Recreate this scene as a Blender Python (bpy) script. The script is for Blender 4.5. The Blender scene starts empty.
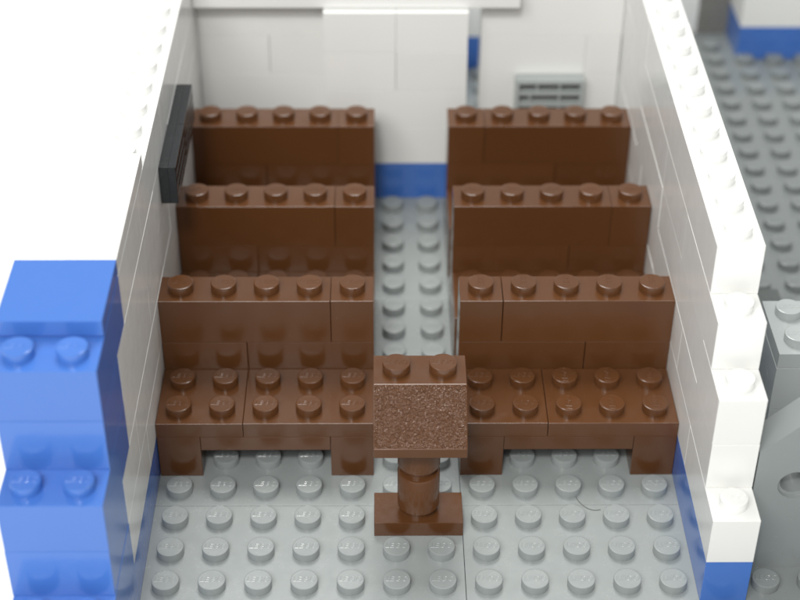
import bpy, bmesh, math, random
from mathutils import Vector, Matrix
random.seed(7)
# 1 Blender unit = one stud pitch (8 mm)
sc = bpy.context.scene
sc.unit_settings.scale_length = 0.008
COL = sc.collection
PL, BR = 0.4, 1.2          # plate and brick height
GAP, BEV = 0.005, 0.0105

# ------------------------------------------------------------------ materials
def nodes(name):
    m = bpy.data.materials.new(name); m.use_nodes = True
    nt = m.node_tree; b = nt.nodes['Principled BSDF']
    return m, nt, b

def plastic(name, rgb, rough=0.17, wave=0.05, spec=0.5, vary=0.05, dust=0.0, grain=0.0):
    m, nt, b = nodes(name); L = nt.links.new
    tc = nt.nodes.new('ShaderNodeTexCoord')
    oi = nt.nodes.new('ShaderNodeObjectInfo')
    # every brick is its own moulding batch: a slight shift in value
    hsv = nt.nodes.new('ShaderNodeHueSaturation'); hsv.inputs['Color'].default_value = (*rgb, 1)
    mr = nt.nodes.new('ShaderNodeMapRange'); L(oi.outputs['Random'], mr.inputs['Value'])
    mr.inputs['To Min'].default_value = 1-vary; mr.inputs['To Max'].default_value = 1+vary
    L(mr.outputs['Result'], hsv.inputs['Value'])
    col = hsv.outputs['Color']
    geo = nt.nodes.new('ShaderNodeNewGeometry')
    if dust:
        n = nt.nodes.new('ShaderNodeTexNoise'); n.inputs['Scale'].default_value = 19; n.inputs['Detail'].default_value = 3
        L(geo.outputs['Position'], n.inputs['Vector'])
        r = nt.nodes.new('ShaderNodeMapRange'); L(n.outputs['Fac'], r.inputs['Value'])
        r.inputs['From Min'].default_value = 0.69; r.inputs['From Max'].default_value = 0.78
        r.inputs['To Max'].default_value = dust
        mx = nt.nodes.new('ShaderNodeMix'); mx.data_type = 'RGBA'
        L(r.outputs['Result'], mx.inputs[0]); L(col, mx.inputs[6]); mx.inputs[7].default_value = (.45, .42, .38, 1)
        col = mx.outputs[2]
    L(col, b.inputs['Base Color'])
    # handling wear: roughness changes slowly, with fine scuffs
    n1 = nt.nodes.new('ShaderNodeTexNoise'); n1.inputs['Scale'].default_value = 2.3; n1.inputs['Detail'].default_value = 6
    n1.inputs['Roughness'].default_value = .7
    L(geo.outputs['Position'], n1.inputs['Vector'])
    r1 = nt.nodes.new('ShaderNodeMapRange'); L(n1.outputs['Fac'], r1.inputs['Value'])
    r1.inputs['From Min'].default_value = .3; r1.inputs['From Max'].default_value = .7
    r1.inputs['To Min'].default_value = rough*.75; r1.inputs['To Max'].default_value = rough*1.45
    L(r1.outputs['Result'], b.inputs['Roughness'])
    b.inputs['IOR'].default_value = 1.53
    b.inputs['Specular IOR Level'].default_value = spec
    # moulding waviness (faces are never optically flat) and optional grained face
    vo = nt.nodes.new('ShaderNodeTexNoise'); vo.inputs['Scale'].default_value = 1.1; vo.inputs['Detail'].default_value = 1.5
    ad = nt.nodes.new('ShaderNodeVectorMath'); ad.operation = 'MULTIPLY_ADD'
    L(oi.outputs['Random'], ad.inputs[0]); ad.inputs[1].default_value = (37, 51, 13); L(geo.outputs['Position'], ad.inputs[2])
    L(ad.outputs[0], vo.inputs['Vector'])
    bp = nt.nodes.new('ShaderNodeBump'); bp.inputs['Strength'].default_value = wave; bp.inputs['Distance'].default_value = .25
    L(vo.outputs['Fac'], bp.inputs['Height'])
    out = bp.outputs['Normal']
    if grain:
        g = nt.nodes.new('ShaderNodeTexNoise'); g.inputs['Scale'].default_value = 19; g.inputs['Detail'].default_value = 1
        L(geo.outputs['Position'], g.inputs['Vector'])
        b2 = nt.nodes.new('ShaderNodeBump'); b2.inputs['Strength'].default_value = grain; b2.inputs['Distance'].default_value = .10
        L(g.outputs['Fac'], b2.inputs['Height']); L(out, b2.inputs['Normal']); out = b2.outputs['Normal']
    L(out, b.inputs['Normal'])
    return m

M = dict(
    white=plastic('white_plastic', (.80, .805, .785), .16, .012, vary=.015),
    blue=plastic('blue_plastic', (.060, .168, .52), .13, .012, vary=.04),
    brown=plastic('brown_plastic', (.098, .0385, .0135), .18, .016, vary=.06, dust=.16),
    grain=plastic('brown_grained_plastic', (.098, .0385, .0135), .10, .016, grain=1.0),
    grey=plastic('light_grey_plastic', (.285, .310, .306), .22, .015, vary=.012, dust=.05),
    midgrey=plastic('grey_plastic', (.255, .280, .280), .20, .015, vary=.03),
    dark=plastic('dark_grey_plastic', (.014, .016, .018), .22, .03, vary=.04),
    pale=plastic('pale_grey_plastic', (.41, .445, .44), .20, .015, vary=.02),
    charcoal=plastic('charcoal_grey_plastic', (.10, .115, .11), .25, .015),
    outer=plastic('shaded_grey_plastic', (.215, .237, .235), .22, .015, vary=.02),  # floor's light grey, darkened to put the right wall's shade into the colour
    stone=plastic('stone_grey_plastic', (.21, .205, .185), .25, .03, vary=.12),
    slot=plastic('dark_slot_plastic', (.10, .09, .08), .4, .02),
)
mt, nt, b = nodes('white_table'); b.inputs['Base Color'].default_value = (.88, .88, .88, 1); b.inputs['Roughness'].default_value = .6
M['table'] = mt
mh, nt, b = nodes('hair_fibre'); b.inputs['Base Color'].default_value = (.09, .085, .075, 1); b.inputs['Roughness'].default_value = .4
M['fibre'] = mh

# ------------------------------------------------------------------ mesh helpers
def finish(bm, name, m, smooth=False):
    bmesh.ops.recalc_face_normals(bm, faces=bm.faces)
    me = bpy.data.meshes.new(name); bm.to_mesh(me); bm.free()
    me.materials.append(M[m])
    if smooth:
        me.set_sharp_from_angle(angle=math.radians(35))
        for p in me.polygons: p.use_smooth = abs(p.normal.z) < .95
    return me

def add_box(bm, x0, x1, y0, y1, z0, z1):
    v = [bm.verts.new((x, y, z)) for z in (z0, z1) for y in (y0, y1) for x in (x0, x1)]
    for f in ((0, 2, 3, 1), (4, 5, 7, 6), (0, 1, 5, 4), (2, 6, 7, 3), (0, 4, 6, 2), (1, 3, 7, 5)):
        bm.faces.new([v[i] for i in f])

def add_prism(bm, pts, axis, a, c):
    """polygon in the plane across axis ('x' or 'y'), extruded from a to c"""
    def p(q, t): return (t, q[0], q[1]) if axis == 'x' else (q[0], t, q[1])
    A = [bm.verts.new(p(q, a)) for q in pts]; B = [bm.verts.new(p(q, c)) for q in pts]
    bm.faces.new(A); bm.faces.new(B[::-1])
    n = len(pts)
    for i in range(n): bm.faces.new((A[i], A[(i+1) % n], B[(i+1) % n], B[i]))

def bevel(bm, w=BEV, seg=2, ang=30):
    bmesh.ops.recalc_face_normals(bm, faces=bm.faces)
    es = [e for e in bm.edges if len(e.link_faces) == 2 and e.calc_face_angle(0) > math.radians(ang)]
    bmesh.ops.bevel(bm, geom=es, offset=w, segments=seg, affect='EDGES', profile=.6, clamp_overlap=True)

def add_lathe(bm, prof, n=40, cx=0, cy=0):
    rings = []
    for r, z in prof:
        if r == 0: rings.append([bm.verts.new((cx, cy, z))])
        else: rings.append([bm.verts.new((cx+r*math.cos(2*math.pi*i/n), cy+r*math.sin(2*math.pi*i/n), z)) for i in range(n)])
    for a, c in zip(rings, rings[1:]):
        for i in range(n):
            j = (i+1) % n
            if len(a) == 1: bm.faces.new((a[0], c[i], c[j]))
            elif len(c) == 1: bm.faces.new((a[i], a[j], c[0]))
            else: bm.faces.new((a[i], a[j], c[j], c[i]))

CACHE = {}
def brick_mesh(w, d, h, m, tile=False):
    k = (w, d, round(h, 3), m, tile)
    if k not in CACHE:
        bm = bmesh.new()
        z0 = 0.0
        if tile:      # tiles have a small groove round the foot
            add_box(bm, .05, w-.05, .05, d-.05, 0, .06); z0 = .055
        add_box(bm, GAP, w-GAP, GAP, d-GAP, z0+.002, h-.002)
        bevel(bm)
        CACHE[k] = finish(bm, 'brick', m)
    return CACHE[k]

# raised wordmark that is moulded on every stud
cu = bpy.data.curves.new('wordmark', 'FONT'); cu.body = 'LEGO'; cu.align_x = 'CENTER'; cu.align_y = 'CENTER'
cu.size = .20; cu.extrude = .003; cu.bevel_depth = .005; cu.bevel_resolution = 0; cu.resolution_u = 3; cu.shear = .15
_o = bpy.data.objects.new('wordmark', cu); COL.objects.link(_o)
bpy.context.view_layer.update()
WORD = bpy.data.meshes.new_from_object(_o.evaluated_get(bpy.context.evaluated_depsgraph_get()))
bpy.data.objects.remove(_o)
def add_word(bm, z):
    old = set(bm.verts); bm.from_mesh(WORD)
    for v in bm.verts:
        if v not in old: v.co = Vector((v.co.x, v.co.y, v.co.z*.9 + z))
def add_stud(bm, cx=0, cy=0, word=True, n=40):
    add_lathe(bm, [(.30, -.006), (.30, .185), (.293, .204), (.275, .211), (0, .211)], n, cx, cy)
    if word: add_word(bm, .211)
def stud_mesh(m):
    k = ('stud', m)
    if k not in CACHE:
        bm = bmesh.new(); add_stud(bm); CACHE[k] = finish(bm, 'stud', m, True)
    return CACHE[k]

# ------------------------------------------------------------------ object helpers
def link(o, parent=None):
    COL.objects.link(o)
    if parent: o.parent = parent
    return o
def thing(name, label, cat, loc, group=None):
    o = link(bpy.data.objects.new(name, None)); o.location = loc
    o.empty_display_size = .2
    o['label'] = label; o['category'] = cat
    if group: o['group'] = group
    o['_w'] = loc
    return o
def wpos(o):
    p = Vector((0, 0, 0))
    while o: p += o.location; o = o.parent
    return p
def part(name, me, parent, world, rz=0):
    o = bpy.data.objects.new(name, me); link(o, parent)
    o.location = Vector(world) - wpos(parent); o.rotation_euler.z = rz
    return o
def stud(parent, x, y, z, m, rz=0):
    return part('stud', stud_mesh(m), parent, (x, y, z), rz + random.uniform(-.02, .02))
def brick(name, parent, x, y, z, w, d, h, m, studs=False, tile=False, rz=0, cells=None):
    o = part(name, brick_mesh(w, d, h, m, tile), parent, (x, y, z))
    # real builds are never perfectly aligned
    j = .006
    o.location += Vector((random.uniform(-j, j), random.uniform(-j, j), 0))
    if studs:
        for i in range(w):
            for k in range(d):
                if cells is None or cells(x+i, y+k):
                    stud(o, x+i+.5, y+k+.5, z+h, m, rz)
    return o

# ------------------------------------------------------------------ setting: table
bm = bmesh.new()
g = 24
vs = [[bm.verts.new((-300+600*i/g, -300+600*j/g, -.4)) for i in range(g+1)] for j in range(g+1)]
for j in range(g):
    for i in range(g): bm.faces.new((vs[j][i], vs[j][i+1], vs[j+1][i+1], vs[j+1][i]))
tb = link(bpy.data.objects.new('table_top', finish(bm, 'table_top', 'table'))); tb['kind'] = 'structure'

# ------------------------------------------------------------------ studded floor plates
occupied = set()
def occ(x0, x1, y0, y1):
    for x in range(x0, x1):
        for y in range(y0, y1): occupied.add((x, y))
for y0 in (0, 4, 8):
    for x0 in (0, 7):
        occ(x0, x0+5, y0+2, y0+3)
        occ(x0, x0+1, y0, y0+2); occ(x0+4, x0+5, y0, y0+2)
occ(5, 7, -2, -1)
occ(12, 13, -4, 14); occ(-2, 0, -8, 14); occ(0, 12, 13, 14); occ(3, 8, 12, 13)
occ(13, 16, -3, -2); occ(14, 18, 0, 2)
occ(17, 26, 21, 22); occ(16, 18, 22, 24); occ(5, 13, 20, 22)
def baseplate(x0, x1, y0, y1, label, m='grey', first=None):
    t = thing('baseplate', label, 'baseplate', ((x0+x1)/2, (y0+y1)/2, -PL), 'grey studded plates of the floor')
    part('plate', brick_mesh(x1-x0, y1-y0, PL, m), t, (x0, y0, -PL))
    cells = [(x, y) for x in range(x0, x1) for y in range(y0, y1) if (x, y) not in occupied]
    cells.sort(key=lambda c: (c[0]-5)**2 + (c[1]+27)**2)
    for x, y in cells[:100]:
        stud(t, x+.5, y+.5, 0, m, 0 if x < 7 else 0)
    if cells[100:]:
        bm = bmesh.new()
        for x, y in cells[100:]: add_stud(bm, x+.5-t.location.x, y+.5-t.location.y, False, 24)
        o = part('far_studs', finish(bm, 'far_studs', m, True), t, t.location); o.location.z = PL; o['kind'] = 'stuff'
    return t
baseplate(-2, 7, -9, -1, 'light grey studded plate under the brown lectern, at the left front of the floor')
baseplate(7, 13, -9, -1, 'light grey studded plate with a dark hair, before the right front bench')
baseplate(-2, 7, -1, 7, 'light grey studded plate under the two nearest left benches and the near aisle')
baseplate(7, 13, -1, 7, 'light grey studded plate under the two nearest right benches')
baseplate(-2, 7, 7, 14, 'light grey studded plate under the rearmost left bench and far end of the aisle')
baseplate(7, 13, 7, 14, 'light grey studded plate under the rearmost right bench')
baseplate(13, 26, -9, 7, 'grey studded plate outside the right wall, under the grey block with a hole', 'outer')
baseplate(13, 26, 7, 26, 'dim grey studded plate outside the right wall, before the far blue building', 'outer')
baseplate(-2, 13, 14, 26, 'grey studded plate behind the back wall, glimpsed through the narrow gap', 'midgrey')

# ------------------------------------------------------------------ benches
def bench(x, y, top, mid, seat, label, seatz=0):
    t = thing('bench', label, 'bench', (x+2.5, y+1.5, 0), 'brown brick benches in two columns')
    rz = math.pi/2 if seatz else 0
    cx = x
    for w in (2, 3): brick('back_brick', t, cx, y+2, 0, w, 1, BR, 'brown'); cx += w
    cx = x
    for w in mid: brick('back_brick', t, cx, y+2, BR, w, 1, BR, 'brown'); cx += w
    cx = x
    for w in top: brick('back_brick', t, cx, y+2, 2*BR, w, 1, BR, 'brown', True, rz=rz); cx += w
    cx = x
    for w in seat: brick('seat_plate', t, cx, y, BR, w, 2, PL, 'brown', True, rz=rz if w == 3 else 0); cx += w
    brick('leg', t, x, y, 0, 1, 2, BR, 'brown'); brick('leg', t, x+4, y, 0, 1, 2, BR, 'brown')
    brick('seat_support', t, x+1, y, BR-PL, 3, 2, PL, 'brown')
    return t
bench(0, 0, (4, 1), (2, 3), (2, 3), 'brown brick bench nearest the viewer on the left of the aisle, ten seat studs showing')
bench(7, 0, (1, 4), (3, 2), (2, 3), 'brown brick bench nearest the viewer on the right, partly behind the lectern', 1)
bench(0, 4, (4, 1), (2, 3), (2, 3), 'brown brick bench in the middle of the left column, behind the front left bench')
bench(7, 4, (4, 1), (3, 2), (2, 3), 'brown brick bench in the middle of the right column, one-stud brick at its right end')
bench(0, 8, (4, 1), (2, 3), (2, 3), 'rearmost brown brick bench on the left, beside the dark grey wall ledge')
bench(7, 8, (1, 4), (3, 2), (3, 2), 'rearmost brown brick bench on the right, in front of the grey vent')

# ------------------------------------------------------------------ lectern
t = thing('lectern', 'brown lectern with a sparkling grained sloped top on a round column, before the aisle', 'lectern', (6, -1.5, 0))
brick('foot_plate', t, 5, -2, 0, 2, 1, PL, 'brown', tile=False)
def round_brick(z):
    bm = bmesh.new()
    add_lathe(bm, [(0, 0), (.36, 0), (.36, .15), (.375, .17), (.445, .185), (.47, .21), (.47, 1.165), (.455, 1.192), (.43, 1.198), (0, 1.198)], 56)
    return part('column', finish(bm, 'column', 'brown', True), t, (6, -1.5, z))
round_brick(PL); round_brick(PL+BR)
zt = PL+2*BR
bm = bmesh.new()
add_prism(bm, [(-1+GAP, 0), (1-GAP, 0), (1-GAP, 1.2), (0, 1.2), (-1+GAP, .24)], 'x', -1+GAP, 1-GAP)
bevel(bm, .018)
me = finish(bm, 'sloped_top', 'brown')
me.materials.append(M['grain'])
for p in me.polygons:
    if p.normal.y < -.5 and .5 < p.normal.z < .9 and p.area > .5: p.material_index = 1
top = part('sloped_top', me, t, (6, -1.5, zt))
for i in (-.5, .5): stud(top, 6+i, -1.0, zt+1.2, 'brown')

# ------------------------------------------------------------------ walls
def course(t, axis, fixed, a, c, z, lens, m='white', start=0, width=1, studs=False, name='brick', cells=None):
    p = a; i = start
    while p < c:
        n = min(lens[i % len(lens)], c-p); i += 1
        if axis == 'y': brick(name, t, fixed, p, z, width, n, BR, m, studs, cells=cells)
        else: brick(name, t, p, fixed, z, n, width, BR, m, studs, cells=cells)
        p += n

# right wall, one stud thick, stepped at its near end
t = thing('side_wall', 'white stepped side wall on a blue base course at the right of the benches', 'wall', (12.5, 4, 0), 'side walls of the room')
course(t, 'y', 12, -4, 14, 0, (4, 6, 4, 4), 'blue', name='blue_brick')
course(t, 'y', 12, -4, 14, BR, (3, 4, 6, 4), name='white_brick', studs=True, cells=lambda x, y: y < -3)
course(t, 'y', 12, -3, 14, 2*BR, (4, 4, 3, 6), name='white_brick')
course(t, 'y', 12, -3, 14, 3*BR, (2, 6, 4, 3, 2), name='white_brick', studs=True, cells=lambda x, y: y < -2)
course(t, 'y', 12, -2, 14, 4*BR, (4, 3, 6, 3), name='white_brick', studs=True, cells=lambda x, y: y < -1)
course(t, 'y', 12, -1, 14, 5*BR, (6, 4, 3, 2), name='white_brick', studs=True)

# left wall: white, with a wide blue stepped pier at its near end
t = thing('side_wall', 'white side wall with a blue stepped pier at its near end, left of the benches', 'wall', (-.5, 3, 0), 'side walls of the room')
brick('blue_brick', t, -2, -8, 0, 2, 4, BR, 'blue')
course(t, 'y', -1, -4, 14, 0, (4, 6, 4, 4), 'blue', name='blue_brick')
brick('blue_brick', t, -2, -7, BR, 2, 3, BR, 'blue', True, cells=lambda x, y: y < -6)
brick('blue_brick', t, -2, -6, 2*BR, 2, 2, BR, 'blue')
brick('blue_brick', t, -2, -6, 3*BR, 2, 3, BR, 'blue', True, cells=lambda x, y: y < -5)
brick('blue_brick', t, -2, -5, 4*BR, 2, 2, BR, 'blue')
brick('blue_brick', t, -2, -5, 5*BR, 2, 3, BR, 'blue', True, cells=lambda x, y: y < -4)
brick('blue_tile', t, -2, -4, 6*BR, 2, 2, PL, 'blue', tile=True)
course(t, 'y', -1, -4, 14, BR, (3, 4, 6, 4), name='white_brick')
course(t, 'y', -1, -4, 14, 2*BR, (2, 4, 6, 3), name='white_brick')
course(t, 'y', -1, -3, 14, 3*BR, (4, 4, 3, 6), name='white_brick')
course(t, 'y', -1, -3, 14, 4*BR, (6, 3, 4), name='white_brick')
course(t, 'y', -1, -2, 14, 5*BR, (3, 4, 6, 4), name='white_brick', studs=True, cells=lambda x, y: y >= 2)
brick('white_tile', t, -1, -2, 6*BR, 1, 4, PL, 'white', tile=True)

# back wall with the gap of a doorway and a projecting ledge
t = thing('back_wall', 'white back wall with a narrow doorway gap and an overhanging ledge', 'wall', (6, 13.5, 0))
course(t, 'x', 13, 0, 7, 0, (4, 3), 'blue', name='blue_brick'); course(t, 'x', 13, 8, 12, 0, (4,), 'blue', name='blue_brick')
for i in range(1, 6):
    course(t, 'x', 13, 0, 7, i*BR, ((2, 4, 1), (4, 3), (2, 4, 1), (4, 3), (4, 3))[i-1], name='white_brick')
    course(t, 'x', 13, 8, 12, i*BR, ((4,), (4,), (3, 1), (4,), (4,))[i-1], name='white_brick')
bm = bmesh.new(); add_box(bm, GAP, 9-GAP, 0, .72, 0, PL); bevel(bm)
part('ledge', finish(bm, 'ledge', 'white'), t, (0, 12.27, 6.02))

# door slab standing in front of the back wall
t = thing('door_slab', 'white brick slab on a blue base closing the far end of the aisle', 'door', (5.58, 12.5, 0))
X0 = 3.58
brick('blue_brick', t, X0, 12, 0, 4, 1, BR, 'blue')
for i, ls in enumerate(((4,), (4,), (2, 2), (2, 2))):
    cx = X0
    for w in ls: brick('white_brick', t, cx, 12, BR*(i+1), w, 1, BR, 'white'); cx += w

# vent grille on the back wall
t = thing('vent', 'light grey slotted vent on the white back wall above the right rear bench', 'vent', (10, 12.75, 2.4))
bm = bmesh.new(); add_box(bm, 9.03, 10.97, 12.84, 12.985, 2.43, 3.57)
part('backing', finish(bm, 'backing', 'slot'), t, (0, 0, 0))
bm = bmesh.new()
add_box(bm, 9.02, 9.13, 12.55, 12.99, 2.42, 3.48); add_box(bm, 10.87, 10.98, 12.55, 12.99, 2.42, 3.48)
add_box(bm, 9.02, 10.98, 12.55, 12.99, 3.48, 3.6); add_box(bm, 9.13, 10.87, 12.55, 12.99, 2.42, 2.5)
part('frame', finish(bm, 'frame', 'pale'), t, (0, 0, 0))
bm = bmesh.new()
for z in (2.74, 3.10): add_box(bm, 9.13, 10.87, 12.60, 12.83, z, z+.13)
for x, z0, z1 in ((9.62, 3.23, 3.48), (10.27, 3.23, 3.48), (9.42, 2.87, 3.10), (10.27, 2.87, 3.10), (9.62, 2.5, 2.74), (10.27, 2.5, 2.74)):
    add_box(bm, x, x+.06, 12.62, 12.83, z0, z1)
part('slats', finish(bm, 'slats', 'pale'), t, (0, 0, 0))

# dark grille pieces fixed sideways to the left wall
t = thing('wall_ledge', 'dark grey slotted strip fixed to the inner face of the left wall, two pieces long', 'ledge', (.2, 6, 5.0))
for y0 in (4, 6):
    bm = bmesh.new()
    add_box(bm, .005, .22, y0+GAP, y0+2-GAP, 5.0, 6.0)
    for z0, z1 in ((5.0, 5.19), (5.27, 5.46), (5.54, 5.73), (5.80, 6.0)):
        add_box(bm, .215, .40, y0+GAP+.001, y0+2-GAP-.001, z0+.001, z1-.001)
    for ye in (y0+GAP, y0+2-GAP-.12): add_box(bm, .21, .398, ye, ye+.12, 5.002, 5.998)
    bevel(bm, .01, 1)
    part('grille_piece', finish(bm, 'grille_piece', 'dark'), t, (0, 0, 0))

# ------------------------------------------------------------------ outside the right wall
t = thing('holed_block', 'grey sloped block with a round hole, against the outside of the right wall', 'block', (14.2, -2.5, 0))
bm = bmesh.new()
prof = [(13.03, .0), (15.9, 0), (15.9, 4.2), (13.87, 4.2), (13.03, 3.36)]
hx, hz, hr = 13.90, 2.45, .30
N = 40
def ring(y, r): return [bm.verts.new((hx+r*math.cos(2*math.pi*i/N), y, hz+r*math.sin(2*math.pi*i/N))) for i in range(N)]
def poly_hole(y, r):
    out = [bm.verts.new((p[0], y, p[1])) for p in prof]
    rg = ring(y, r)
    es = [bm.edges.new((out[i], out[(i+1) % 5])) for i in range(5)] + [bm.edges.new((rg[i], rg[(i+1) % N])) for i in range(N)]
    bmesh.ops.triangle_fill(bm, use_beauty=True, edges=es)
    return out, rg
o0, r0 = poly_hole(-2.985, .37); o1, r1 = poly_hole(-2.2, hr)
r2 = ring(-2.88, .37); r3 = ring(-2.88, hr)
for i in range(5): bm.faces.new((o0[i], o0[(i+1) % 5], o1[(i+1) % 5], o1[i]))
for A, B in ((r0, r2), (r2, r3), (r3, r1)):
    for i in range(N): bm.faces.new((A[i], A[(i+1) % N], B[(i+1) % N], B[i]))
part('body', finish(bm, 'body', 'midgrey'), t, (0, 0, 0))

t = thing('grey_stack', 'grey brick stack with studs and a plate on top, behind the holed block', 'brick stack', (15.5, 1, 0))
for z in (0, PL): brick('grey_plate', t, 14, 0, z, 4, 2, PL, 'pale')
for z in (2*PL, 2*PL+BR): brick('grey_brick', t, 14, 0, z, 4, 2, BR, 'pale')
brick('grey_plate', t, 14, 0, 2*BR+2*PL, 4, 2, PL, 'pale', True)

t = thing('dark_slab', 'small dark grey slab on the outer floor beside the right wall', 'plate', (14.7, 5.9, 0))
bm = bmesh.new(); add_box(bm, 13.5, 15.84, 4.9, 6.9, .215, .37); bevel(bm)  # thin dark slab that makes the darker strip behind the stack
part('plate', finish(bm, 'plate', 'charcoal'), t, (0, 0, 0))

# ------------------------------------------------------------------ far buildings
def far_wall(label, x0, x1, y, zc, ls):
    t = thing('far_building', label, 'building', ((x0+x1)/2, y+1, 0), 'blue and white buildings in the distance')
    course(t, 'x', y, x0, x1, 0, ls, 'blue', name='blue_brick', width=2)
    for i in range(1, zc): course(t, 'x', y, x0, x1, i*BR, ls, 'white', i, name='white_brick', width=2)
far_wall('white building wall on a blue base, far right behind the outer grey floor', 17.25, 26.25, 20.7, 6, (2, 4, 3))
far_wall('white building wall on a blue base, seen only through the doorway gap', 5, 11, 20, 5, (4, 2))
t = thing('stone_wall', 'dark stone grey brick wall beside the far blue and white building', 'wall', (17, 23.5, 0))
for i in range(4): course(t, 'x', 22.65, 16.2, 20.2, i*BR, ((2, 1, 1), (1, 3), (3, 1), (2, 2))[i], 'stone', name='stone_brick', width=2)
t = thing('white_pillar', 'white brick pillar far behind the right wall, left of the dark stone wall', 'pillar', (15, 23, 0))
for i in range(4): course(t, 'x', 22.65, 14.2, 16.2, i*BR, (2,), 'white', name='white_brick', width=2)

# ------------------------------------------------------------------ a stray hair on the floor
def tube(pts, r, n=6):
    bm = bmesh.new(); rings = []
    for i, p in enumerate(pts):
        d = (Vector(pts[min(i+1, len(pts)-1)])-Vector(pts[max(i-1, 0)])).normalized()
        a = d.cross(Vector((0, 0, 1))).normalized(); c = a.cross(d)
        rings.append([bm.verts.new(Vector(p)+r*(a*math.cos(2*math.pi*k/n)+c*math.sin(2*math.pi*k/n))) for k in range(n)])
    for A, B in zip(rings, rings[1:]):
        for k in range(n): bm.faces.new((A[k], A[(k+1) % n], B[(k+1) % n], B[k]))
    bm.faces.new(rings[0]); bm.faces.new(rings[-1][::-1])
    return finish(bm, 'hair', 'fibre', True)
ctrl = [(9.63, -.42), (9.65, -.62), (9.70, -.86), (9.84, -1.08), (10.02, -1.19), (10.21, -1.17)]
pts = []
for i in range(len(ctrl)-1):
    p0, p1, p2, p3 = ctrl[max(i-1, 0)], ctrl[i], ctrl[i+1], ctrl[min(i+2, len(ctrl)-1)]
    for k in range(6):
        u = k/6
        f = lambda q: .5*((2*p1[q])+(-p0[q]+p2[q])*u+(2*p0[q]-5*p1[q]+4*p2[q]-p3[q])*u*u+(-p0[q]+3*p1[q]-3*p2[q]+p3[q])*u**3)
        pts.append((f(0), f(1), .008))
h = link(bpy.data.objects.new('hair', tube(pts, .0065)))
h['label'] = 'single dark curved hair lying on the grey floor before the right bench'; h['category'] = 'hair'

# ------------------------------------------------------------------ lamps and surroundings
w = bpy.data.worlds.new('World'); sc.world = w; w.use_nodes = True
bg = w.node_tree.nodes['Background']; bg.inputs['Color'].default_value = (.99, .99, .98, 1); bg.inputs['Strength'].default_value = .54
def lamp(name, loc, target, sx, sy, power, col):
    l = bpy.data.lights.new(name, 'AREA'); l.shape = 'RECTANGLE'; l.size = sx; l.size_y = sy; l.energy = power; l.color = col
    o = link(bpy.data.objects.new(name, l)); o.location = loc
    o.rotation_euler = (Vector(target)-Vector(loc)).to_track_quat('-Z', 'Y').to_euler()
    return o
lamp('wide_lamp', (-12, -44, 50), (6, 2, 1), 34, 22, 26500, (1, .985, .955))
lamp('key_lamp', (-1, -45, 57), (6, 0, 2), 8, 6, 17000, (1, .985, .955))
lamp('top_lamp', (4, 26, 58), (6, 6, 0), 24, 24, 24000, (1, .99, .97))

# ------------------------------------------------------------------ camera
cd = bpy.data.cameras.new('camera'); cam = link(bpy.data.objects.new('camera', cd))
f = Vector((0.01078385, 0.80411429, -0.59437692)); up = Vector((0.0017635, 0.59439526, 0.8041711)); rt = Vector((0.9999403, -0.00972024, 0.00499181))
mat = Matrix((rt, up, -f)).transposed().to_4x4(); mat.translation = (5.21379345, -27.3941226, 25.3689017)
cam.matrix_world = mat
cd.sensor_width = 36; cd.lens = 71.1453; cd.clip_end = 2000; cd.clip_start = .1
cd.dof.use_dof = True; cd.dof.focus_distance = 34.6; cd.dof.aperture_fstop = .0711/.5
sc.camera = cam
vs_ = sc.view_settings; vs_.view_transform = 'Standard'; vs_.look = 'None'; vs_.exposure = -.07; vs_.gamma = 1
